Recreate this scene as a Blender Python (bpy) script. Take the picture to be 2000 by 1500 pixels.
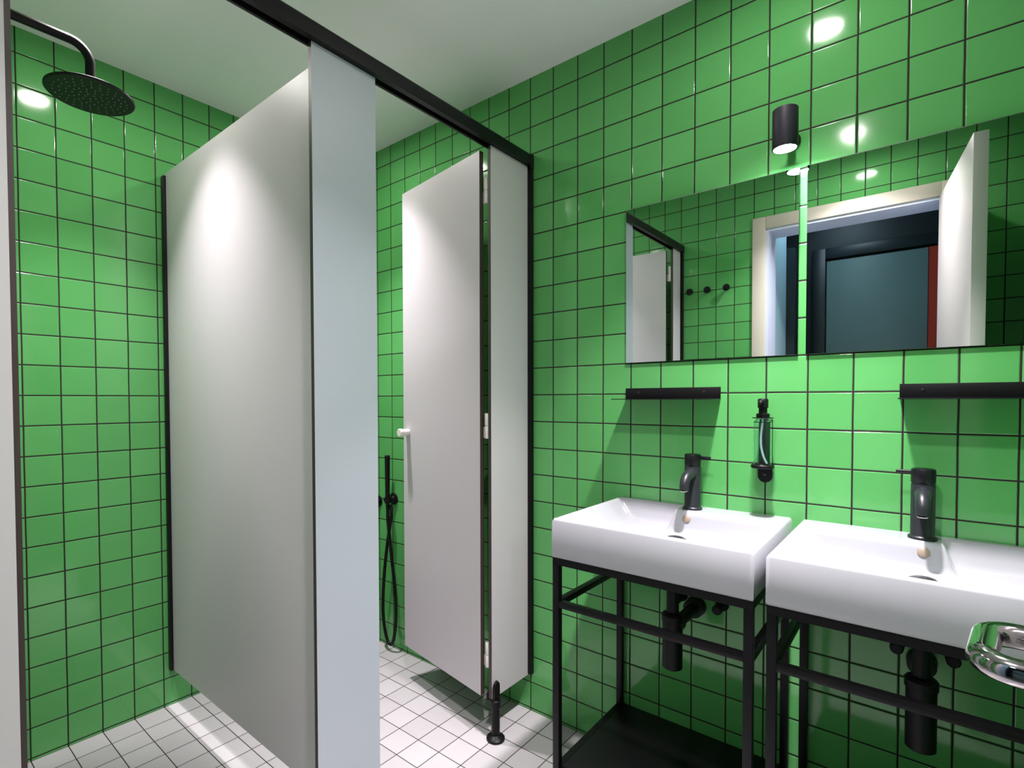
import bpy, bmesh, math, random
from mathutils import Vector, Matrix
PI = math.pi
random.seed(7)
for o in list(bpy.data.objects):
    bpy.data.objects.remove(o)
SC = bpy.context.scene
COL = SC.collection

# ------------------------------------------------------------------ camera
cam_d = bpy.data.cameras.new('camera'); cam = bpy.data.objects.new('camera', cam_d); COL.objects.link(cam)
F, CX, CY = 1028.988, 936.412, 804.196
yaw, pit, rol = 2.27343, -0.023313, 0.0027714
f = Vector((math.cos(pit)*math.cos(yaw), math.cos(pit)*math.sin(yaw), math.sin(pit)))
r = f.cross(Vector((0, 0, 1))).normalized(); d = f.cross(r)
r2 = r*math.cos(rol)+d*math.sin(rol); d2 = -r*math.sin(rol)+d*math.cos(rol)
M = Matrix((r2, -d2, -f)).transposed().to_4x4()
M.translation = Vector((2.24167, -1.64825, 1.19225))
cam.matrix_world = M
cam_d.sensor_width = 36; cam_d.lens = F/2000*36
cam_d.shift_x = (1000-CX)/2000; cam_d.shift_y = (CY-750)/2000
cam_d.clip_start = 0.01
SC.camera = cam

# ------------------------------------------------------------------ world, exposure
w = bpy.data.worlds.new('world'); SC.world = w; w.use_nodes = True
w.node_tree.nodes['Background'].inputs[0].default_value = (0.55, 0.65, 0.8, 1)
w.node_tree.nodes['Background'].inputs[1].default_value = 0.15
vs = SC.view_settings
vs.view_transform = 'Standard'; vs.look = 'None'; vs.gamma = 1; vs.use_curve_mapping = False
vs.exposure = 0.3
CEIL_E = 200      # glow of the round ceiling lamp lenses
CEIL_W = 13.5       # watts of each downward ceiling beam
LAMP_E = 450      # radiance of the lamp over the mirrors
CORR_E = 34  # glow of the added corridor lamp

# ------------------------------------------------------------------ materials
def mat(name, col, rough=0.5, metal=0.0, spec=0.5, emis=None, es=0, trans=0, ior=1.45, coat=0, noise=0, nscale=20, bump=0):
    m = bpy.data.materials.new(name); m.use_nodes = True
    nt = m.node_tree; b = nt.nodes['Principled BSDF']
    b.inputs['Base Color'].default_value = (*col, 1); b.inputs['Roughness'].default_value = rough
    b.inputs['Metallic'].default_value = metal; b.inputs['Specular IOR Level'].default_value = spec
    b.inputs['IOR'].default_value = ior
    b.inputs['Transmission Weight'].default_value = trans; b.inputs['Coat Weight'].default_value = coat
    if emis:
        b.inputs['Emission Color'].default_value = (*emis, 1); b.inputs['Emission Strength'].default_value = es
    if noise or bump:
        tc = nt.nodes.new('ShaderNodeTexCoord'); n = nt.nodes.new('ShaderNodeTexNoise')
        n.inputs['Scale'].default_value = nscale; n.inputs['Detail'].default_value = 4
        nt.links.new(tc.outputs['Object'], n.inputs['Vector'])
        if noise:
            mx = nt.nodes.new('ShaderNodeMix'); mx.data_type = 'RGBA'
            mx.inputs[6].default_value = (*[c*(1-noise) for c in col], 1)
            mx.inputs[7].default_value = (*[min(1, c*(1+noise)) for c in col], 1)
            nt.links.new(n.outputs['Fac'], mx.inputs[0]); nt.links.new(mx.outputs[2], b.inputs['Base Color'])
        if bump:
            bp = nt.nodes.new('ShaderNodeBump'); bp.inputs['Strength'].default_value = 1; bp.inputs['Distance'].default_value = bump
            nt.links.new(n.outputs['Fac'], bp.inputs['Height']); nt.links.new(bp.outputs['Normal'], b.inputs['Normal'])
    return m

def tile_mat(name, axes, offs, c1, c2, grout, rough, gw=0.0019, bev=0.0024, tilt=0.0006, var=1.0, depth=0.75):
    """square 10 cm glazed tiles with dark grout; axes = the two world axes of the wall"""
    m = bpy.data.materials.new(name); m.use_nodes = True
    nt = m.node_tree; N = nt.nodes; L = nt.links; b = N['Principled BSDF']
    tc = N.new('ShaderNodeTexCoord'); sp = N.new('ShaderNodeSeparateXYZ'); L.new(tc.outputs['Object'], sp.inputs[0])
    def ma(op, a, bb=None, cc=None):
        n = N.new('ShaderNodeMath'); n.operation = op
        for i, v in enumerate((a, bb, cc)):
            if v is None: continue
            if isinstance(v, (int, float)): n.inputs[i].default_value = v
            else: L.new(v, n.inputs[i])
        return n.outputs[0]
    es, fr, ce = [], [], []
    wob = N.new('ShaderNodeTexNoise'); wob.inputs['Scale'].default_value = 9; L.new(tc.outputs['Object'], wob.inputs['Vector'])
    wv = ma('MULTIPLY', ma('SUBTRACT', wob.outputs['Fac'], 0.5), 0.0018)
    for ax, of in zip(axes, offs):
        u = ma('DIVIDE', ma('SUBTRACT', ma('ADD', sp.outputs[ax], wv), of), 0.1)
        fl = ma('FLOOR', u); q = ma('SUBTRACT', ma('SUBTRACT', u, fl), 0.5)
        fr.append(q); ce.append(fl)
        es.append(ma('MULTIPLY', ma('SUBTRACT', 0.5, ma('ABSOLUTE', q)), 0.1))
    e = ma('MINIMUM', es[0], es[1])
    mr = N.new('ShaderNodeMapRange'); mr.interpolation_type = 'SMOOTHSTEP'
    mr.inputs['From Min'].default_value = gw*0.8; mr.inputs['From Max'].default_value = gw*1.35; L.new(e, mr.inputs['Value'])
    tilef = mr.outputs[0]
    mb = N.new('ShaderNodeMapRange'); mb.interpolation_type = 'SMOOTHERSTEP'
    mb.inputs['From Min'].default_value = gw*0.5; mb.inputs['From Max'].default_value = gw+bev; L.new(e, mb.inputs['Value'])
    cb = N.new('ShaderNodeCombineXYZ'); L.new(ce[0], cb.inputs[0]); L.new(ce[1], cb.inputs[1])
    wn = N.new('ShaderNodeTexWhiteNoise'); wn.noise_dimensions = '3D'; L.new(cb.outputs[0], wn.inputs['Vector'])
    ws = N.new('ShaderNodeSeparateColor'); L.new(wn.outputs['Color'], ws.inputs[0])
    # per-tile tone with a soft cloud inside the glaze
    cl = N.new('ShaderNodeTexNoise'); cl.inputs['Scale'].default_value = 5; cl.inputs['Detail'].default_value = 2
    va = N.new('ShaderNodeVectorMath'); va.operation = 'ADD'; L.new(tc.outputs['Object'], va.inputs[0]); L.new(wn.outputs['Color'], va.inputs[1])
    L.new(va.outputs[0], cl.inputs['Vector'])
    tone = ma('MULTIPLY_ADD', cl.outputs['Fac'], 0.6*var, ma('MULTIPLY', ws.outputs[2], 0.5*var))
    mx = N.new('ShaderNodeMix'); mx.data_type = 'RGBA'; L.new(tone, mx.inputs[0])
    mx.inputs[6].default_value = (*c1, 1); mx.inputs[7].default_value = (*c2, 1)
    mg = N.new('ShaderNodeMix'); mg.data_type = 'RGBA'; L.new(tilef, mg.inputs[0])
    mg.inputs[6].default_value = (*grout, 1); L.new(mx.outputs[2], mg.inputs[7]); L.new(mg.outputs[2], b.inputs['Base Color'])
    rr = ma('MULTIPLY_ADD', tilef, rough-0.8, 0.8); L.new(rr, b.inputs['Roughness'])
    b.inputs['IOR'].default_value = 1.5
    # height: pillow edge + small tilt of each tile + faint glaze waves
    t1 = ma('MULTIPLY', fr[0], ma('SUBTRACT', ws.outputs[0], 0.5)); t2 = ma('MULTIPLY', fr[1], ma('SUBTRACT', ws.outputs[1], 0.5))
    wave = N.new('ShaderNodeTexNoise'); wave.inputs['Scale'].default_value = 14; wave.inputs['Detail'].default_value = 1
    L.new(va.outputs[0], wave.inputs['Vector'])
    h = ma('MULTIPLY_ADD', mb.outputs[0], 0.0011*depth, ma('MULTIPLY', ma('ADD', t1, t2), tilt))
    h = ma('MULTIPLY_ADD', wave.outputs['Fac'], 0.00022, h)
    bp = N.new('ShaderNodeBump'); bp.inputs['Distance'].default_value = 1.0; bp.inputs['Strength'].default_value = 1.0
    L.new(h, bp.inputs['Height']); L.new(bp.outputs['Normal'], b.inputs['Normal'])
    return m

ZO = 0.00894
G1, G2 = (0.078, 0.330, 0.086), (0.120, 0.420, 0.128)
GR = (0.009, 0.005, 0.003)
m_tile_x = tile_mat('green_tiles_facing_y', (0, 2), (0.0, ZO), G1, G2, GR, 0.09)
m_tile_y = tile_mat('green_tiles_facing_x', (1, 2), (0.0, ZO), G1, G2, GR, 0.09)
m_floor = tile_mat('white_floor_tiles', (0, 1), (0.0, 0.0), (0.42, 0.40, 0.41), (0.54, 0.515, 0.53), (0.018, 0.007, 0.006), 0.22, gw=0.0014, bev=0.003, tilt=0.0004, depth=0.5)
m_ceil = mat('ceiling_paint', (0.93, 0.88, 0.91), 0.85, noise=0.02, nscale=2)
m_lam = mat('white_laminate', (0.54, 0.51, 0.53), 0.42, noise=0.015, nscale=3)
m_lamcast = mat('white_laminate_cool_cast', (0.42, 0.455, 0.51), 0.4, noise=0.015, nscale=3)  # white laminate with the cool light on the pilaster put into its colour
m_core = mat('dark_laminate_core', (0.045, 0.032, 0.028), 0.45)
m_black = mat('black_powder_coat', (0.0035, 0.003, 0.004), 0.42, spec=0.28, noise=0.1, nscale=80)
m_blacksoft = mat('black_matt', (0.006, 0.006, 0.008), 0.36, spec=0.3)
m_plastic_blk = mat('black_plastic', (0.0035, 0.0035, 0.0042), 0.42, spec=0.25)
m_char = mat('dark_graphite_metal', (0.014, 0.015, 0.019), 0.36, spec=0.45)
m_cer = mat('white_ceramic', (0.345, 0.347, 0.375), 0.10, coat=0.2)
m_over = mat('beige_overflow_cap', (0.26, 0.20, 0.155), 0.4)
m_chrome = mat('chrome', (0.36, 0.345, 0.35), 0.09, metal=1.0)
m_white_pl = mat('white_plastic', (0.72, 0.70, 0.66), 0.35)
m_mirror = mat('mirror_silver', (0.80, 0.86, 0.84), 0.0, metal=1.0)
m_medge = mat('mirror_glass_edge', (0.10, 0.20, 0.15), 0.2)
m_glass = mat('clear_glass', (0.80, 0.92, 0.92), 0.02, trans=1.0, ior=1.4)
m_tube = mat('translucent_dip_tube', (0.75, 0.85, 0.92), 0.3)
m_frame = mat('cream_door_frame_paint', (0.56, 0.50, 0.43), 0.45)
m_jamb = mat('pale_lavender_jamb_paint', (0.62, 0.66, 0.82), 0.45)
m_doorw = mat('door_leaf_paint', (0.42, 0.39, 0.38), 0.4)
m_lblue = mat('light_blue_wall_paint', (0.40, 0.60, 0.70), 0.5)
m_dark = mat('near_black_corridor_paint', (0.010, 0.016, 0.022), 0.4)
m_teal = mat('grey_teal_door_paint', (0.14, 0.22, 0.22), 0.5, noise=0.1, nscale=3)
m_red = mat('red_paint', (0.45, 0.03, 0.015), 0.45)
m_cfloor = mat('corridor_floor', (0.10, 0.10, 0.10), 0.5)
m_lens = mat('lamp_lens', (1, 1, 1), 0.4, emis=(1.0, 0.955, 0.91), es=CEIL_E)
m_lens2 = mat('mirror_lamp_lens', (1, 1, 1), 0.4, emis=(0.86, 0.95, 1.0), es=LAMP_E)
m_lens3 = mat('added_corridor_glow', (1, 1, 1), 0.4, emis=(0.62, 0.80, 1.0), es=CORR_E)
m_noz = mat('grey_rubber_nozzle', (0.16, 0.17, 0.16), 0.5)

# ------------------------------------------------------------------ helpers
def finish(bm, name, mats, parent=None, smooth=True, ang=35):
    bmesh.ops.recalc_face_normals(bm, faces=bm.faces)
    me = bpy.data.meshes.new(name); bm.to_mesh(me); bm.free()
    if not isinstance(mats, (list, tuple)): mats = [mats]
    for m in mats: me.materials.append(m)
    if smooth:
        for p in me.polygons: p.use_smooth = True
        me.set_sharp_from_angle(angle=math.radians(ang))
    o = bpy.data.objects.new(name, me); COL.objects.link(o)
    if parent: o.parent = parent
    return o

def tag(o, label=None, cat=None, group=None, kind=None):
    if label: o['label'] = label
    if cat: o['category'] = cat
    if group: o['group'] = group
    if kind: o['kind'] = kind
    return o

def empty(name, loc=(0, 0, 0), rz=0, **k):
    o = bpy.data.objects.new(name, None); COL.objects.link(o); o.location = loc; o.rotation_euler = (0, 0, rz)
    o.empty_display_size = 0.05
    return tag(o, **k)

def dup(root, loc=None, rz=None, **k):
    def cp(o, par):
        c = o.copy(); COL.objects.link(c); c.parent = par
        for ch in o.children: cp(ch, c)
        return c
    c = cp(root, root.parent)
    if loc: c.location = loc
    if rz is not None: c.rotation_euler = (0, 0, rz)
    return tag(c, **k)

def box(bm, x0, x1, y0, y1, z0, z1, bev=0, seg=2, mi=0):
    vs_ = [bm.verts.new(p) for p in ((x0, y0, z0), (x1, y0, z0), (x1, y1, z0), (x0, y1, z0), (x0, y0, z1), (x1, y0, z1), (x1, y1, z1), (x0, y1, z1))]
    fs = [bm.faces.new([vs_[i] for i in q]) for q in ((0, 3, 2, 1), (4, 5, 6, 7), (0, 1, 5, 4), (1, 2, 6, 5), (2, 3, 7, 6), (3, 0, 4, 7))]
    for f_ in fs: f_.material_index = mi
    if bev:
        es = list({e for f_ in fs for e in f_.edges})
        bmesh.ops.bevel(bm, geom=es, offset=bev, segments=seg, profile=0.5, affect='EDGES')
    return fs

def basis(axis):
    a = Vector(axis).normalized()
    t = Vector((0, 0, 1)) if abs(a.z) < 0.9 else Vector((1, 0, 0))
    u = a.cross(t).normalized(); v = a.cross(u)
    return a, u, v

def lathe(bm, c, axis, prof, n=32, mi=0, mis=None, caps=True):
    """prof: list of (distance along axis, radius)"""
    a, u, v = basis(axis); c = Vector(c); rings = []
    for h, rr in prof:
        if rr <= 1e-6: rings.append([bm.verts.new(c+a*h)])
        else: rings.append([bm.verts.new(c+a*h+(u*math.cos(2*PI*i/n)+v*math.sin(2*PI*i/n))*rr) for i in range(n)])
    for k in range(len(rings)-1):
        A, B = rings[k], rings[k+1]; m_ = mis[k] if mis else mi
        for i in range(n):
            j = (i+1) % n
            if len(A) == 1 and len(B) == 1: continue
            if len(A) == 1: fc = bm.faces.new((A[0], B[j], B[i]))
            elif len(B) == 1: fc = bm.faces.new((A[i], A[j], B[0]))
            else: fc = bm.faces.new((A[i], A[j], B[j], B[i]))
            fc.material_index = m_
    if caps:
        for k in (0, -1):
            if len(rings[k]) > 1:
                fc = bm.faces.new(rings[k]); fc.material_index = mi
    return rings

def cyl(bm, c, axis, rr, h, n=32, b=0.0015, mi=0):
    b = min(b, rr*0.4, h*0.4)
    lathe(bm, c, axis, [(0, rr-b), (b*0.3, rr-b*0.3), (b, rr), (h-b, rr), (h-b*0.3, rr-b*0.3), (h, rr-b)], n, mi)

def tube(bm, pts, rad, n=16, mi=0):
    pts = [Vector(p) for p in pts]
    rads = rad if isinstance(rad, (list, tuple)) else [rad]*len(pts)
    rings = []; prev = None
    for i, p in enumerate(pts):
        t = (pts[min(i+1, len(pts)-1)]-pts[max(i-1, 0)]).normalized()
        if prev is None: _, u, v = basis(t)
        else:
            u = (prev-t*prev.dot(t)).normalized(); v = t.cross(u)
        prev = u
        if i == 0: v = t.cross(u)
        rings.append([bm.verts.new(p+(u*math.cos(2*PI*k/n)+v*math.sin(2*PI*k/n))*rads[i]) for k in range(n)])
    for A, B in zip(rings, rings[1:]):
        for k in range(n):
            fc = bm.faces.new((A[k], A[(k+1) % n], B[(k+1) % n], B[k])); fc.material_index = mi
    for R_ in (rings[0], rings[-1]):
        fc = bm.faces.new(R_); fc.material_index = mi

def fillet(pts, rr, n=8):
    """polyline with rounded corners"""
    pts = [Vector(p) for p in pts]; out = [pts[0]]
    for a, b, c in zip(pts, pts[1:], pts[2:]):
        d1 = (a-b).normalized(); d2_ = (c-b).normalized(); ang = d1.angle(d2_)
        L_ = rr/math.tan(ang/2); cc = b+(d1+d2_).normalized()*(rr/math.sin(ang/2))
        p1, p2 = b+d1*L_, b+d2_*L_
        v1, v2 = p1-cc, p2-cc; th = v1.angle(v2)
        for k in range(n+1):
            t = k/n
            out.append(cc+(v1*math.sin((1-t)*th)+v2*math.sin(t*th))/math.sin(th))
    out.append(pts[-1]); return out

def catmull(pts, n=8):
    P = [Vector(p) for p in pts]; P = [2*P[0]-P[1]]+P+[2*P[-1]-P[-2]]; out = []
    for i in range(1, len(P)-2):
        a, b, c, e = P[i-1:i+3]
        for k in range(n):
            t = k/n
            out.append(0.5*((2*b)+(c-a)*t+(2*a-5*b+4*c-e)*t*t+(3*b-a-3*c+e)*t**3))
    out.append(P[-2]); return out

def panel(bm, x0, x1, y0, y1, z0, z1, thin):
    """laminate board: white faces, dark core edges; thin = axis index of the thickness"""
    fs = box(bm, x0, x1, y0, y1, z0, z1)
    for f_ in fs:
        f_.normal_update()
        f_.material_index = 0 if abs(f_.normal[thin]) > 0.5 else 1

# ------------------------------------------------------------------ room shell
XE, YW, ZC = 2.56, -1.62, 2.392
def slab(name, b, m, kind='structure', bev=0):
    bm = bmesh.new(); box(bm, *b, bev=bev)
    return tag(finish(bm, name, m, smooth=False), kind=kind)
slab('wall_right', (-0.1, XE+0.1, 0, 0.1, 0, ZC), m_tile_x)
slab('wall_back', (-0.1, 0, YW-0.18, 0, 0, ZC), m_tile_y)
slab('wall_front', (XE, XE+0.1, YW-0.18, 0, 0, ZC), m_tile_y)
DX0, DX1, DZ = 1.56, 2.285, 2.104     # door opening
bm = bmesh.new()
box(bm, 0, DX0, YW-0.18, YW, 0, ZC); box(bm, DX1, XE, YW-0.18, YW, 0, ZC); box(bm, DX0, DX1, YW-0.18, YW, DZ, ZC)
tag(finish(bm, 'wall_left', m_tile_x, smooth=False), kind='structure')
slab('floor', (-0.1, XE+0.1, YW-0.18, 0.1, -0.1, 0), m_floor)
slab('ceiling', (-0.1, XE+0.1, YW-0.18, 0.1, ZC, ZC+0.1), m_ceil)

# cream architrave on the bathroom side, lavender lining inside the opening
bm = bmesh.new()
aw = 0.066
box(bm, DX0-aw, DX0, YW, YW+0.012, 0, DZ+aw, bev=0.003); box(bm, DX1, DX1+aw, YW, YW+0.012, 0, DZ+aw, bev=0.003)
box(bm, DX0, DX1, YW, YW+0.012, DZ, DZ+aw, bev=0.003)
tag(finish(bm, 'trim_1', m_frame), kind='structure')
bm = bmesh.new()
box(bm, DX0, DX0+0.014, YW-0.18, YW+0.001, 0, DZ-0.014); box(bm, DX1-0.004, DX1, YW-0.18, YW+0.001, 0, DZ-0.014)
box(bm, DX0, DX1, YW-0.18, YW+0.001, DZ-0.014, DZ)
tag(finish(bm, 'trim_2', m_jamb, smooth=False), kind='structure')

# corridor behind the door, seen in the mirrors
CY0 = -2.66
slab('wall_corridor_far', (0.9, 3.3, CY0-0.1, CY0, 0, 2.5), m_dark)
slab('wall_corridor_end', (3.2, 3.3, CY0, YW-0.18, 0, 2.5), m_dark)
slab('wall_corridor_side', (0.9, 1.552, -2.22, YW-0.18, 0, 2.5), m_lblue)
slab('floor_corridor', (0.9, 3.3, CY0-0.1, YW-0.18, -0.1, 0), m_cfloor)
slab('ceiling_corridor', (0.9, 3.3, CY0-0.1, YW-0.18, 2.5, 2.6), m_dark)
slab('wall_corridor_recess', (0.9, 0.95, CY0, -2.22, 0, 2.5), m_dark)
slab('trim_3', (1.552, 1.60, -2.27, -2.22, 0, 2.12), m_dark)
# far corridor door: dark frame with a grey teal leaf
d2r = empty('door_2', (1.99, CY0, 0), kind='structure')
bm = bmesh.new(); box(bm, -0.27, 0.254, 0.0, 0.035, 0.01, 2.085, bev=0.002); finish(bm, 'leaf', m_teal, d2r)
bm = bmesh.new()
box(bm, -0.35, -0.275, 0, 0.05, 0, 2.17, bev=0.003); box(bm, 0.305, 0.39, 0, 0.05, 0, 2.17, bev=0.003); box(bm, -0.275, 0.325, 0, 0.05, 2.10, 2.17, bev=0.003)
finish(bm, 'door_frame', m_dark, d2r)
slab('trim_4', (2.247, 2.290, CY0, CY0+0.045, 0, 2.085), m_red)

# ------------------------------------------------------------------ ceiling lamps
def ceiling_light(watts, spread=76):
    t = empty('ceiling_light', (0, 0, ZC))
    bm = bmesh.new(); lathe(bm, (0, 0, 0), (0, 0, -1), [(0, 0.030), (0, 0.056), (0.004, 0.056), (0.008, 0.050), (0.008, 0.043), (0.002, 0.040)], 40, caps=False)
    finish(bm, 'trim_ring', m_white_pl, t)
    bm = bmesh.new(); lathe(bm, (0, 0, 0), (0, 0, -1), [(0.001, 0.0415), (0.004, 0.0405), (0.006, 0.03), (0.007, 0)], 32, caps=False)
    finish(bm, 'lens', m_lens, t)
    ld = bpy.data.lights.new('beam', 'AREA'); ld.shape = 'DISK'; ld.size = 0.075; ld.spread = math.radians(spread)
    ld.energy = watts; ld.color = (1.0, 0.92, 0.965)
    lo = bpy.data.objects.new('beam', ld); COL.objects.link(lo); lo.parent = t; lo.location = (0, 0, -0.009)
    return t
cl = ceiling_light(CEIL_W); cl.location = (1.98, -0.395, ZC)
tag(cl, 'round white ceiling downlight close to the tiled wall above the first washbasin', 'ceiling light', 'round ceiling downlights')
cl3 = ceiling_light(CEIL_W, 112); cl3.location = (1.98, -1.29, ZC)
tag(cl3, 'round white ceiling downlight above the bathroom doorway', 'ceiling light', 'round ceiling downlights')
cl2 = ceiling_light(CEIL_W*0.52); cl2.location = (0.47, -1.174, ZC)
tag(cl2, 'round white ceiling downlight inside the shower stall', 'ceiling light', 'round ceiling downlights')
dup(cl2, (0.47, -0.43, ZC), label='round white ceiling downlight inside the toilet stall')

# added corridor lamp, itself unseen, sends cool light through the doorway
cr = empty('added_corridor_light', (1.8, -2.05, 2.5), label='added unseen square cool white lamp in the corridor outside the doorway', cat='ceiling light')
bm = bmesh.new(); box(bm, -0.1, 0.1, -0.1, 0.1, -0.02, 0, bev=0.003); finish(bm, 'housing', m_white_pl, cr)
bm = bmesh.new(); box(bm, -0.09, 0.09, -0.09, 0.09, -0.0225, -0.0202); finish(bm, 'diffuser', m_lens3, cr)

# ------------------------------------------------------------------ partition of the two stalls
PX, PT = 1.10, 0.013
PZ0, PZ1 = 0.145, 2.058
part = empty('stall_partition', (PX, -0.83, 0), label='white laminate stall partition with black head rail and wall channels', cat='partition')
def P(name, b, thin, ms):
    bm = bmesh.new(); b = (b[0]-PX, b[1]-PX, b[2]+0.83, b[3]+0.83, b[4], b[5]); panel(bm, *b, thin); return finish(bm, name, ms, part, smooth=False)
LM = [m_lam, m_core]
P('front_panel', (PX-PT, PX, -0.2375, -0.019, PZ0, PZ1), 0, LM)
P('front_panel', (PX-PT, PX, -1.601, -1.4835, PZ0, PZ1), 0, LM)
pp = P('pilaster_panel', (PX-PT, PX, -0.9245, -0.7305, PZ0, PZ1), 0, [m_lamcast, m_core]); pp['label'] = 'white pilaster panel with a cool light cast in its colour'
P('divider_panel', (0.016, PX-PT-0.001, -0.873, -0.860, PZ0, PZ1-0.002), 1, [m_lam, m_core])
def channel(x, y, z0, z1, wx, wy):
    bm = bmesh.new(); box(bm, x-wx/2-PX, x+wx/2-PX, y-wy/2+0.83, y+wy/2+0.83, z0, z1, bev=0.002); return finish(bm, 'wall_channel', m_black, part)
channel(1.1005, -0.0105, 0.148, PZ1+0.004, 0.030, 0.019)
channel(1.1005, -1.6095, 0.148, PZ1+0.004, 0.030, 0.019)
channel(0.0135, -0.868, 0.143, 2.046, 0.025, 0.031)
# head rail with a rounded upper front edge, slotted under side
bm = bmesh.new()
prof = []
for k in range(9):
    a_ = PI/2*k/8; prof.append((0.006+0.012*math.sin(a_), 0.032+0.012*math.cos(a_)))
prof = [(-0.020, 0.044)]+prof+[(0.018, 0.000), (0.001, 0.0), (0.001, 0.010), (-0.013, 0.010), (-0.013, -0.004), (-0.020, -0.004)]
ya, yb = -1.619+0.83, -0.006+0.83
R0 = [bm.verts.new((x, ya, PZ1+z)) for x, z in prof]; R1 = [bm.verts.new((x, yb, PZ1+z)) for x, z in prof]
n_ = len(prof)
for k in range(n_): bm.faces.new((R0[k], R0[(k+1) % n_], R1[(k+1) % n_], R1[k]))
bm.faces.new(R0); bm.faces.new(R1)
finish(bm, 'head_rail', m_black, part, ang=30)
bm = bmesh.new()
box(bm, -0.021, 0.0195, yb-0.014, yb+0.005, PZ1-0.012, PZ1+0.045, bev=0.007, seg=4)
finish(bm, 'rail_end_cap', m_black, part)
def foot(y):
    bm = bmesh.new()
    c = (0.006, y+0.83, 0)
    lathe(bm, c, (0, 0, 1), [(0.0, 0.030), (0.004, 0.0325), (0.009, 0.032), (0.014, 0.026), (0.017, 0.0175), (0.019, 0.0150), (0.112, 0.0150), (0.116, 0.0180), (0.140, 0.0185), (0.144, 0.015)], 32)
    # fork that clamps the panel, rounded upper end
    for sx, zt in ((0.0085, 0.205), (-0.0205, 0.165)):
        m2 = []
        for k in range(13):
            a_ = PI*k/12; m2.append((0.0165*math.cos(a_), zt-0.016+0.016*math.sin(a_)*1.25))
        m2 = [(0.0165, 0.138)]+m2+[(-0.0165, 0.138)]
        A = [bm.verts.new((sx-0.0015, c[1]+yy, zz)) for yy, zz in m2]; B = [bm.verts.new((sx+0.006, c[1]+yy*0.85, zz-(0.002 if zz > 0.15 else 0))) for yy, zz in m2]
        for k in range(len(m2)): bm.faces.new((A[k], A[(k+1) % len(m2)], B[(k+1) % len(m2)], B[k]))
        bm.faces.new(A); bm.faces.new(B)
    cyl(bm, (0.014, c[1], 0.170), (1, 0, 0), 0.0035, 0.003, 12)
    o = finish(bm, 'foot', m_plastic_blk, part); return o
foot(-0.224); foot(-0.830); foot(-1.500)

# ------------------------------------------------------------------ stall doors
def stall_door(width, sgn):
    """leaf runs from the hinge end along local -x, face with knob towards sgn"""
    t = empty('stall_door')
    bm = bmesh.new(); panel(bm, -width, 0, -0.009, 0.009, 0.147, 2.050, 1); finish(bm, 'leaf', LM, t, smooth=False)
    for z in (1.912, 1.099, 0.293):
        bm = bmesh.new()
        for k in (0, 1):
            cyl(bm, (0.0160, sgn*-0.0105, z-0.043+k*0.0445), (0, 0, 1), 0.0090, 0.0435, 24)
        box(bm, 0.0005, 0.012, sgn*-0.008-0.0008, sgn*-0.008+0.0008, z-0.041, z-0.003)
        finish(bm, 'hinge', m_white_pl, t)
    bm = bmesh.new()
    kx = -width+0.036
    lathe(bm, (kx, sgn*0.0091, 1.056), (0, sgn, 0), [(0, 0.014), (0.002, 0.0145), (0.030, 0.0145), (0.032, 0.0165), (0.044, 0.0165), (0.046, 0.0145), (0.046, 0.004)], 32)
    finish(bm, 'knob', m_white_pl, t)
    return t
a2 = math.atan2(-0.2405+0.1535, 1.056-0.560)        # leaf direction of the toilet stall door
sd = stall_door(0.503, -1); sd.location = (1.058, -0.2370, 0); sd.rotation_euler = (0, 0, a2)
tag(sd, 'white laminate stall door standing open in the toilet stall with a round knob', 'door', 'stall doors')
sd2 = stall_door(0.515, 1); sd2.location = (1.062, -1.4785, 0); sd2.rotation_euler = (0, 0, math.radians(-2))
tag(sd2, 'white laminate stall door standing open in the shower stall at the far left', 'door', 'stall doors')

# ------------------------------------------------------------------ rain shower
sh = empty('rain_shower', (0.50, -1.222, 2.015), label='black round rain shower head on a bent black arm', cat='shower')
bm = bmesh.new()
tube(bm, fillet([(0, -0.392, 0.135), (0, 0.0, 0.135), (0, 0, 0.012)], 0.045, 10), 0.0115, 20)
finish(bm, 'arm', m_black, sh)
bm = bmesh.new(); lathe(bm, (0, -0.3975, 0.135), (0, 1, 0), [(0, 0.03), (0.006, 0.03), (0.008, 0.028), (0.008, 0.011)], 32); finish(bm, 'wall_flange', m_black, sh)
bm = bmesh.new()
lathe(bm, (0, 0, 0.014), (0, 0, -1), [(-0.012, 0.014), (-0.004, 0.014), (0, 0.030), (0.003, 0.096), (0.006, 0.1015), (0.010, 0.1015), (0.012, 0.099), (0.012, 0.090), (0.0115, 0.0)], 64)
for ring, cnt in ((0.082, 26), (0.068, 22), (0.054, 18), (0.040, 14), (0.026, 9), (0.012, 5)):
    for k in range(cnt):
        a_ = 2*PI*(k+0.3*(ring*100 % 2))/cnt
        lathe(bm, (ring*math.cos(a_), ring*math.sin(a_), 0.0028), (0, 0, -1), [(0, 0.0019), (0.002, 0.0013), (0.0022, 0)], 6, mi=1)
finish(bm, 'shower_head', [m_black, m_noz], sh)

# ------------------------------------------------------------------ hand shower of the toilet stall
hs = empty('hand_shower', (0.30, 0, 0.72), label='black hand shower with a hanging hose on the tiled wall of the toilet stall', cat='shower')
bm = bmesh.new()
lathe(bm, (0.012, 0, 0), (0, -1, 0), [(0, 0.026), (0.004, 0.028), (0.010, 0.027), (0.014, 0.018), (0.030, 0.011)], 32)
cyl(bm, (0.012, -0.028, 0.002), (0, -1, 0), 0.010, 0.03); lathe(bm, (0.020, -0.048, -0.012), (0, 0, 1), [(0, 0.014), (0.028, 0.014)], 24)
finish(bm, 'holder', m_black, hs)
bm = bmesh.new()
lathe(bm, (0.020, -0.048, -0.035), (0, 0, 1), [(0, 0.008), (0.03, 0.010), (0.05, 0.0105), (0.245, 0.0125), (0.247, 0.011), (0.247, 0.0)], 24)
finish(bm, 'handset', m_black, hs)
bm = bmesh.new()
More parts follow.
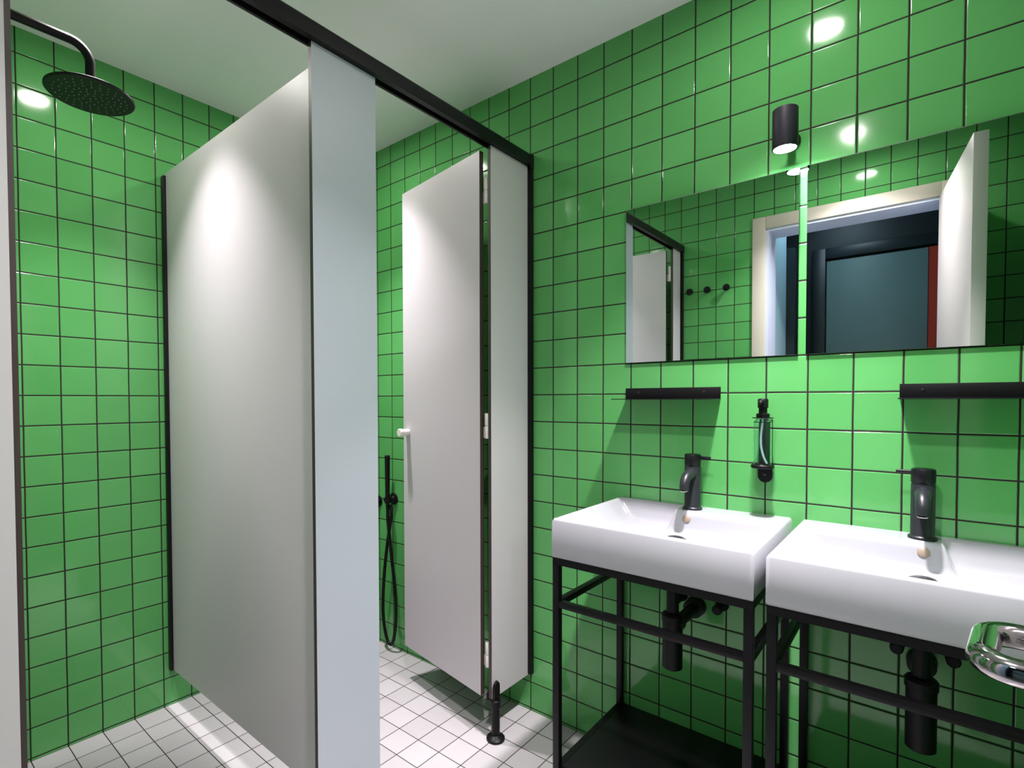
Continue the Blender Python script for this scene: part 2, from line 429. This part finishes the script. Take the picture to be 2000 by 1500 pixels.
pts = [(0.020, -0.048, -0.034), (0.022, -0.048, -0.10), (0.040, -0.045, -0.25), (0.062, -0.042, -0.42), (0.066, -0.042, -0.56), (0.045, -0.04, -0.660), (0.020, -0.04, -0.685),
       (-0.008, -0.040, -0.650), (-0.028, -0.04, -0.55), (-0.020, -0.042, -0.40), (0.010, -0.045, -0.22), (0.034, -0.040, -0.08), (0.022, -0.032, -0.022)]
tube(bm, catmull(pts, 8), 0.0075, 12)
finish(bm, 'hose', m_black, hs)
vv = empty('shower_valve', (0.196, 0, 0.695), label='small round black wall valve beside the hand shower', cat='valve')
bm = bmesh.new(); lathe(bm, (0, 0, 0), (0, -1, 0), [(0, 0.027), (0.006, 0.027), (0.008, 0.02), (0.03, 0.018), (0.032, 0.014)], 32); finish(bm, 'body', m_black, vv)
bm = bmesh.new(); lathe(bm, (0, -0.03, 0), (0, -1, 0), [(0, 0.012), (0.002, 0.020), (0.016, 0.020), (0.018, 0.017)], 24); finish(bm, 'valve_handle', m_black, vv)

# ------------------------------------------------------------------ wall hung toilet (hidden behind the pilaster; its shadow falls on the floor)
wc = empty('toilet', (0.0, -0.43, 0), label='white wall hung toilet on the back wall of the stall with the hand shower', cat='toilet')
def oval(z, L_, W, x0=0.0, n=40, ex=2.3):
    out = []
    for k in range(n):
        a_ = 2*PI*k/n; c_, s_ = math.cos(a_), math.sin(a_)
        out.append((x0+L_/2+L_/2*(abs(c_)**(2/ex))*(1 if c_ > 0 else -1), W/2*(abs(s_)**(2/ex))*(1 if s_ > 0 else -1), z))
    return out
def loft(bm, loops, cap0=True, cap1=True):
    Rs = [[bm.verts.new(p) for p in l] for l in loops]
    for A, B in zip(Rs, Rs[1:]):
        for k in range(len(A)): bm.faces.new((A[k], A[(k+1) % len(A)], B[(k+1) % len(A)], B[k]))
    if cap0: bm.faces.new(Rs[0])
    if cap1: bm.faces.new(Rs[-1])
bm = bmesh.new()
loft(bm, [oval(0.08, 0.26, 0.20, 0.002), oval(0.14, 0.34, 0.25, 0.002), oval(0.24, 0.45, 0.32, 0.002), oval(0.34, 0.50, 0.35, 0.002), oval(0.385, 0.51, 0.36, 0.002),
          oval(0.385, 0.44, 0.29, 0.04), oval(0.32, 0.38, 0.24, 0.08), oval(0.20, 0.24, 0.16, 0.12)])
finish(bm, 'bowl', m_cer, wc)
bm = bmesh.new(); loft(bm, [oval(0.386, 0.45, 0.36, 0.06), oval(0.402, 0.45, 0.36, 0.06), oval(0.402, 0.33, 0.24, 0.11), oval(0.386, 0.33, 0.24, 0.11)], False, False)
finish(bm, 'seat', m_cer, wc)
bm = bmesh.new(); loft(bm, [oval(0.4025, 0.45, 0.36, 0.06), oval(0.418, 0.45, 0.36, 0.06), oval(0.421, 0.43, 0.34, 0.07)]); finish(bm, 'lid', m_cer, wc)

# ------------------------------------------------------------------ washbasins
BX1, BX2 = 1.7145, 2.2425
BW, BD, BT, BB = 0.505, 0.421, 0.866, 0.757     # width, depth, top, bottom
def smin(a, b, k=0.012):
    h = max(k-abs(a-b), 0)/k; return min(a, b)-h*h*k/4
def bowl(u, v, hand):      # u across, v from the wall outwards; the tap deck fills the back on the side of `hand`
    ds = (BW/2-0.011-abs(u))*1.05; df = (BD-0.011-v)*2.6; db = (v-0.020)*2.4
    dl = max((-hand*u-0.034)*3.2, (v-0.086)*3.2)
    dd = smin(smin(ds, df), smin(db, dl)); dd = smin(dd, 0.056+0.012*(1-min(1, math.hypot(u, v-0.20)/0.22)), 0.02)
    if dd <= 0: return 0.0
    return dd if dd > 0.006 else dd*dd/0.006*0.5+dd*0.5
def washbasin(hand):
    t = empty('washbasin')
    bm = bmesh.new(); NU, NV = 110, 92; g = {}
    R_ = 0.007
    for i in range(NU+1):
        for j in range(NV+1):
            u = -BW/2+BW*i/NU; v = BD*j/NV
            e = min(BW/2-abs(u), BD-v)
            z = BT-bowl(u, v, hand)
            if e < R_: z -= R_-math.sqrt(max(0, R_*R_-(R_-e)**2))
            g[i, j] = bm.verts.new((u, -v, z))
    for i in range(NU):
        for j in range(NV): bm.faces.new((g[i, j], g[i, j+1], g[i+1, j+1], g[i+1, j]))
    # skirt down to the underside
    loop = [g[i, 0] for i in range(NU+1)]+[g[NU, j] for j in range(1, NV+1)]+[g[i, NV] for i in range(NU-1, -1, -1)]+[g[0, j] for j in range(NV-1, 0, -1)]
    prev = loop
    for zz, ins in ((BB+0.008, 0.0), (BB+0.002, 0.0015), (BB, 0.006)):
        cur = []
        for v_ in loop:
            x, y = v_.co.x, v_.co.y
            cur.append(bm.verts.new((max(-BW/2+ins, min(BW/2-ins, x)), min(-0.0, max(-BD+ins, y)), zz)))
        for k in range(len(loop)): bm.faces.new((prev[k], prev[(k+1) % len(loop)], cur[(k+1) % len(loop)], cur[k]))
        prev = cur
    bm.faces.new(prev)
    finish(bm, 'basin', m_cer, t, ang=60)
    bm = bmesh.new(); lathe(bm, (0.0, -0.0925, BT-0.0235), Vector((0, -1, 0.31)), [(0, 0.0115), (0.003, 0.0115), (0.0045, 0.009), (0.005, 0)], 28)
    o = finish(bm, 'overflow_cap', m_over, t); o['label'] = 'beige overflow cap'
    bm = bmesh.new(); lathe(bm, (0, -0.182, BT-0.0675), (0, 0, 1), [(0, 0.032), (0.003, 0.031), (0.004, 0.024), (0.008, 0.022), (0.0095, 0.018), (0.010, 0)], 36)
    finish(bm, 'drain', m_char, t)['label'] = 'dark metal drain cap'
    return t
wb = washbasin(1); wb.location = (BX1, 0, 0)
tag(wb, 'white rectangular washbasin under the soap dispenser, nearer the stalls', 'washbasin', 'white ceramic washbasins')
wb2 = washbasin(-1); wb2.location = (BX2, 0, 0)
tag(wb2, 'white rectangular washbasin at the right edge behind the chrome door handle', 'washbasin', 'white ceramic washbasins')

# ------------------------------------------------------------------ steel stands under the basins
def stand():
    t = empty('basin_stand'); tb = 0.019
    x0, x1, yb_, yf = -0.2515, 0.2515, -0.003, -0.4165
    def bar(name, *b):
        bm = bmesh.new(); box(bm, *b, bev=0.0012); return finish(bm, name, m_black, t)
    for x in (x0, x1-tb):
        bar('leg', x, x+tb, yf, yf+tb, 0, BB-0.0195); bar('leg', x, x+tb, yb_-tb, yb_, 0, BB-0.0195)
        bar('side_rail', x, x+tb, yf+tb, yb_-tb, 0.620, 0.638)
    bm = bmesh.new()
    for b in ((x0, x1, yf, yf+tb), (x0, x1, yb_-tb, yb_), (x0, x0+tb, yf+tb, yb_-tb), (x1-tb, x1, yf+tb, yb_-tb)): box(bm, *b, BB-0.019, BB-0.0003)
    finish(bm, 'top_frame', m_black, t)
    bar('front_rail', x0+tb, x1-tb, yf+0.0005, yf+tb-0.0005, 0.620, 0.638)
    bm = bmesh.new(); box(bm, x0+tb+0.0005, x1-tb-0.0005, yf+0.001, yb_-0.001, 0.160, 0.172, bev=0.001)
    box(bm, x0+0.001, x0+tb, yf+tb+0.0005, yb_-tb-0.0005, 0.160, 0.172); box(bm, x1-tb, x1-0.001, yf+tb+0.0005, yb_-tb-0.0005, 0.160, 0.172)
    finish(bm, 'shelf', m_black, t)
    return t
st = stand(); st.location = (BX1-0.001, 0, 0)
tag(st, 'black square tube stand with a low shelf under the washbasin nearer the stalls', 'stand', 'black basin stands')
dup(st, (BX2, 0, 0), label='black square tube stand under the washbasin at the right edge')

# ------------------------------------------------------------------ taps
def tap(side):
    t = empty('basin_tap')
    bm = bmesh.new()
    lathe(bm, (0, 0, 0), (0, 0, 1), [(0, 0.0265), (0.002, 0.0275), (0.005, 0.0270), (0.007, 0.0235), (0.009, 0.0225), (0.125, 0.0225), (0.127, 0.0215), (0.129, 0.0215)], 40)
    finish(bm, 'body', m_char, t)
    bm = bmesh.new()
    lathe(bm, (0, 0, 0.1292), (0, 0, 1), [(0, 0.0215), (0.002, 0.0228), (0.030, 0.0228), (0.033, 0.0215), (0.034, 0.019), (0.034, 0)], 40)
    finish(bm, 'cap', m_blacksoft, t)
    bm = bmesh.new(); s = side
    tube(bm, [(0.015*s, 0, 0.1545), (0.022*s, 0, 0.1545), (0.050*s, 0, 0.1545), (0.0505*s, 0, 0.1545)], [0.0038, 0.0038, 0.0038, 0.003], 14)
    finish(bm, 'lever', m_blacksoft, t)
    bm = bmesh.new()
    path = catmull([(0, -0.015, 0.106), (0, -0.034, 0.105), (0, -0.054, 0.099), (0, -0.068, 0.085), (0, -0.073, 0.064)], 6)
    nP = len(path)
    tube(bm, path, [0.0165-0.0045*i/(nP-1) for i in range(nP)], 24)
    finish(bm, 'spout', m_char, t)
    bm = bmesh.new(); lathe(bm, path[-1]+Vector((0, 0, 0.0005)), (0, 0.1, -1), [(0, 0.0108), (0.0025, 0.0105), (0.0025, 0.008), (0.001, 0)], 20); o = finish(bm, 'aerator', m_chrome, t); o['label'] = 'small metal aerator ring'
    return t
tp = tap(1); tp.location = (1.7175, -0.052, BT); tag(tp, 'dark graphite basin tap on the washbasin nearer the stalls', 'tap', 'basin taps')
tp2 = tap(-1); tp2.location = (2.240, -0.052, BT); tag(tp2, 'dark graphite basin tap on the right washbasin with lever pointing left', 'tap', 'basin taps')

# ------------------------------------------------------------------ traps and valves
def trap():
    t = empty('bottle_trap')
    bm = bmesh.new(); lathe(bm, (0, -0.20, 0.560), (0, 0, 1), [(0, 0.0165), (0.1968, 0.0165)], 28); finish(bm, 'inlet_pipe', m_plastic_blk, t)
    bm = bmesh.new()
    lathe(bm, (0, -0.20, 0.447), (0, 0, 1), [(0, 0.023), (0.003, 0.0265), (0.130, 0.0265), (0.132, 0.029), (0.148, 0.029), (0.152, 0.026), (0.156, 0.018)], 36)
    finish(bm, 'trap_body', m_plastic_blk, t)
    bm = bmesh.new()
    tube(bm, [(0, -0.19, 0.560), (0, -0.01, 0.560)], 0.0165, 24); lathe(bm, (0, -0.175, 0.560), (0, 1, 0), [(0, 0.020), (0.002, 0.0225), (0.018, 0.0225), (0.02, 0.02)], 24)
    finish(bm, 'outlet_pipe', m_plastic_blk, t)
    bm = bmesh.new(); lathe(bm, (0, -0.001, 0.560), (0, -1, 0), [(0, 0.0295), (0.006, 0.0295), (0.014, 0.0285), (0.034, 0.028), (0.036, 0.02)], 36); finish(bm, 'wall_rosette', m_plastic_blk, t)
    return t
tr = trap(); tr.location = (BX1, 0, 0); tag(tr, 'black bottle trap under the washbasin nearer the stalls', 'drain trap', 'bottle traps')
dup(tr, (BX2, 0, 0), label='black bottle trap under the washbasin at the right edge')
def valve():
    t = empty('angle_valve')
    bm = bmesh.new(); lathe(bm, (0, -0.001, 0), (0, -1, 0), [(0, 0.0185), (0.006, 0.018), (0.010, 0.014), (0.012, 0.0095), (0.04, 0.0095)], 28); tube(bm, [(0, -0.03, 0), (0, -0.03, 0.032)], 0.0075, 16); finish(bm, 'body', m_plastic_blk, t)
    bm = bmesh.new(); lathe(bm, (0, -0.038, 0), (0, -1, 0), [(0, 0.010), (0.003, 0.0145), (0.022, 0.0135), (0.024, 0.011)], 10); finish(bm, 'valve_handle', m_plastic_blk, t)
    bm = bmesh.new(); tube(bm, catmull([(0, -0.03, 0.03), (0, -0.032, 0.09), (0, -0.034, 0.158)], 6), 0.0045, 12); finish(bm, 'supply_hose', m_plastic_blk, t)
    return t
va_ = valve(); va_.location = (BX1-0.045, 0, 0.582)
tag(va_, 'black angle valve left of the trap under the washbasin nearer the stalls', 'valve', 'angle valves')
dup(va_, (BX1+0.075, 0, 0.582), label='black angle valve right of the trap under the washbasin nearer the stalls')
dup(va_, (BX2-0.046, 0, 0.596), label='black angle valve left of the trap under the right washbasin')
dup(va_, (BX2+0.055, 0, 0.596), label='black angle valve right of the trap under the right washbasin')

# ------------------------------------------------------------------ metal wall shelves
def shelf():
    t = empty('wall_shelf')
    bm = bmesh.new(); box(bm, -0.1482, 0.1482, -0.0042, -0.0012, 0.0, 0.037, bev=0.0005); box(bm, -0.1482, 0.1482, -0.110, -0.0042, 0.0, 0.0025, bev=0.0004)
    finish(bm, 'plate', m_black, t)
    for x in (-0.105, 0.100):
        bm = bmesh.new(); lathe(bm, (x, -0.0043, 0.022), (0, -1, 0), [(0, 0.0035), (0.001, 0.003), (0.0013, 0)], 16); finish(bm, 'screw', m_char, t)
    return t
sf = shelf(); sf.location = (1.632, 0, 1.1905); tag(sf, 'narrow black metal wall shelf left of the soap dispenser', 'shelf', 'black wall shelves')
dup(sf, (2.341, 0, 1.1905), label='narrow black metal wall shelf at the right edge above the second tap')

# ------------------------------------------------------------------ mirrors
def mirror(x0, x1, label):
    t = empty('wall_mirror', ((x0+x1)/2, 0, 1.3115), label=label, cat='mirror', group='rectangular wall mirrors')
    w2 = (x1-x0)/2; t.rotation_euler = (0.006, 0, 0)      # hung leaning a little forward
    bm = bmesh.new(); fs = box(bm, -w2, w2, -0.006, -0.001, 0, 0.4985)
    for f_ in fs:
        f_.normal_update(); f_.material_index = 0 if f_.normal.y < -0.5 or f_.normal.y > 0.5 else 1
    finish(bm, 'glass', [m_mirror, m_medge], t, smooth=False)
    return t
mirror(1.4855, 1.9765, 'rectangular frameless mirror left of the wall lamp, reflecting the coat hooks')
mirror(1.9950, 2.4860, 'rectangular frameless mirror right of the wall lamp, reflecting the open doorway')

# ------------------------------------------------------------------ lamp over the mirrors
wl = empty('wall_lamp', (1.958, -0.098, 1.8320), label='black cylindrical wall lamp shining down between the two mirrors', cat='lamp')
bm = bmesh.new()
lathe(bm, (0, 0, 0), (0, 0, 1), [(0.012, 0.0245), (0.0, 0.0265), (0.0, 0.0285), (0.002, 0.0295), (0.098, 0.0295), (0.100, 0.028), (0.100, 0)], 48, caps=False)
finish(bm, 'shade', m_blacksoft, wl)
bm = bmesh.new(); lathe(bm, (0, 0, 0.0135), (0, 0, -1), [(0, 0.0245), (0.006, 0.0235), (0.009, 0.0190), (0.0105, 0.010), (0.011, 0)], 32, caps=True); finish(bm, 'bulb', m_lens2, wl)
bm = bmesh.new(); tube(bm, [(0.0, 0.025, 0.055), (0.0, 0.092, 0.055)], 0.010, 20); finish(bm, 'arm', m_blacksoft, wl)
bm = bmesh.new(); lathe(bm, (0.0, 0.0975, 0.055), (0, -1, 0), [(0, 0.020), (0.006, 0.020), (0.008, 0.018), (0.008, 0.008)], 32); finish(bm, 'wall_mount', m_blacksoft, wl)

# ------------------------------------------------------------------ soap dispenser
SX, SY = 1.903, -0.050
sp_ = empty('dispenser_holder', (SX, 0, 1.004), label='black wall bracket holding the soap bottle', cat='bracket')
bm = bmesh.new()
# rounded wall plate
m2 = [(0.0180, 0.130)]+[(0.0180*math.cos(a_*PI/14), -0.029-0.0180*math.sin(a_*PI/14)) for a_ in range(15)]+[(-0.0180, 0.130)]
A = [bm.verts.new((x-0.003, -0.0012, z)) for x, z in m2]; B = [bm.verts.new((x-0.003, -0.0062, z)) for x, z in m2]
for k in range(len(m2)): bm.faces.new((A[k], A[(k+1) % len(m2)], B[(k+1) % len(m2)], B[k]))
bm.faces.new(A); bm.faces.new(B)
box(bm, -0.012, 0.020, SY+0.022, -0.0062, -0.001, 0.006)
lathe(bm, (0, SY, 0.0), (0, 0, 1), [(-0.002, 0), (-0.002, 0.0265), (0, 0.0285), (0.006, 0.0285), (0.008, 0.027), (0.008, 0.0245), (0.001, 0.024), (0.001, 0)], 40, caps=False)
finish(bm, 'bracket', m_plastic_blk, sp_)
bm = bmesh.new(); cyl(bm, (-0.003, -0.0062, -0.024), (0, -1, 0), 0.0042, 0.0015, 16); finish(bm, 'screw', m_char, sp_)
so = empty('soap_dispenser', (SX, SY, 1.0055), label='clear glass soap bottle with black pump between the two taps', cat='soap dispenser')
bm = bmesh.new()
lathe(bm, (0, 0, 0), (0, 0, 1), [(0, 0), (0, 0.0205), (0.002, 0.0225), (0.124, 0.0225), (0.130, 0.018), (0.132, 0.013), (0.138, 0.013), (0.138, 0.011), (0.131, 0.0115), (0.126, 0.0165), (0.122, 0.0205), (0.006, 0.0205), (0.004, 0.018), (0.004, 0)], 40, caps=False)
finish(bm, 'bottle', m_glass, so)
bm = bmesh.new()
lathe(bm, (0, 0, 0.1335), (0, 0, 1), [(0, 0.0135), (0, 0.0262), (0.002, 0.0262), (0.002, 0.0165), (0.012, 0.0165), (0.013, 0.015), (0.013, 0.0)], 32, caps=False)
finish(bm, 'collar', m_plastic_blk, so)
bm = bmesh.new()
lathe(bm, (0, 0, 0.1467), (0, 0, 1), [(0, 0.0105), (0.014, 0.0105), (0.016, 0.0130), (0.037, 0.0130), (0.040, 0.011), (0.041, 0)], 28, caps=False)
tube(bm, [(0, -0.006, 0.180), (0, -0.028, 0.178), (0, -0.032, 0.175)], [0.0055, 0.0045, 0.004], 12)
finish(bm, 'pump_head', m_plastic_blk, so)
bm = bmesh.new(); tube(bm, catmull([(0, 0, 0.133), (-0.002, 0, 0.11), (-0.004, -0.002, 0.085), (-0.003, -0.002, 0.055), (0.003, -0.001, 0.028), (0.011, 0, 0.010)], 6), 0.0028, 10)
finish(bm, 'dip_tube', m_tube, so)

# ------------------------------------------------------------------ bathroom door, open, with its chrome handle
ang = math.atan2(0.745, 0.080)
dr = empty('door_1', (2.2770, YW+0.004, 0), rz=ang-PI/2, kind='structure')   # local +y runs along the leaf
DL = 0.742
bm = bmesh.new(); box(bm, 0.0, 0.040, 0.0, DL, 0.008, DZ-0.006, bev=0.0015); finish(bm, 'leaf', m_doorw, dr)
bm = bmesh.new(); hz, hy = 0.972, 0.655
loop = fillet([(-0.010, hy-0.092, hz), (-0.058, hy-0.092, hz), (-0.058, hy, hz), (-0.006, hy, hz)], 0.022, 8)
tube(bm, loop, 0.0112, 24)
lathe(bm, (0.0, hy, hz), (-1, 0, 0), [(0, 0.026), (0.006, 0.026), (0.008, 0.024), (0.008, 0.009)], 36)
finish(bm, 'handle', m_chrome, dr)

# ------------------------------------------------------------------ coat hooks
def hook():
    t = empty('coat_hook')
    bm = bmesh.new(); lathe(bm, (0, 0, 0), (0, 1, 0), [(0.001, 0.012), (0.004, 0.012), (0.006, 0.0085), (0.026, 0.0085)], 24); finish(bm, 'post', m_black, t)
    bm = bmesh.new(); lathe(bm, (0, 0.0255, 0), (0, 1, 0), [(0, 0.010), (0.002, 0.019), (0.006, 0.020), (0.012, 0.018), (0.014, 0.012), (0.0145, 0)], 28); finish(bm, 'knob', m_black, t)
    return t
hk = hook(); hk.location = (1.159, YW, 1.810)
tag(hk, 'round black coat hook, the one nearest the stalls, reflected in the mirror', 'coat hook', 'black coat hooks')
dup(hk, (1.259, YW, 1.810), label='round black coat hook in the middle of the row of three')
dup(hk, (1.364, YW, 1.810), label='round black coat hook nearest the door frame')
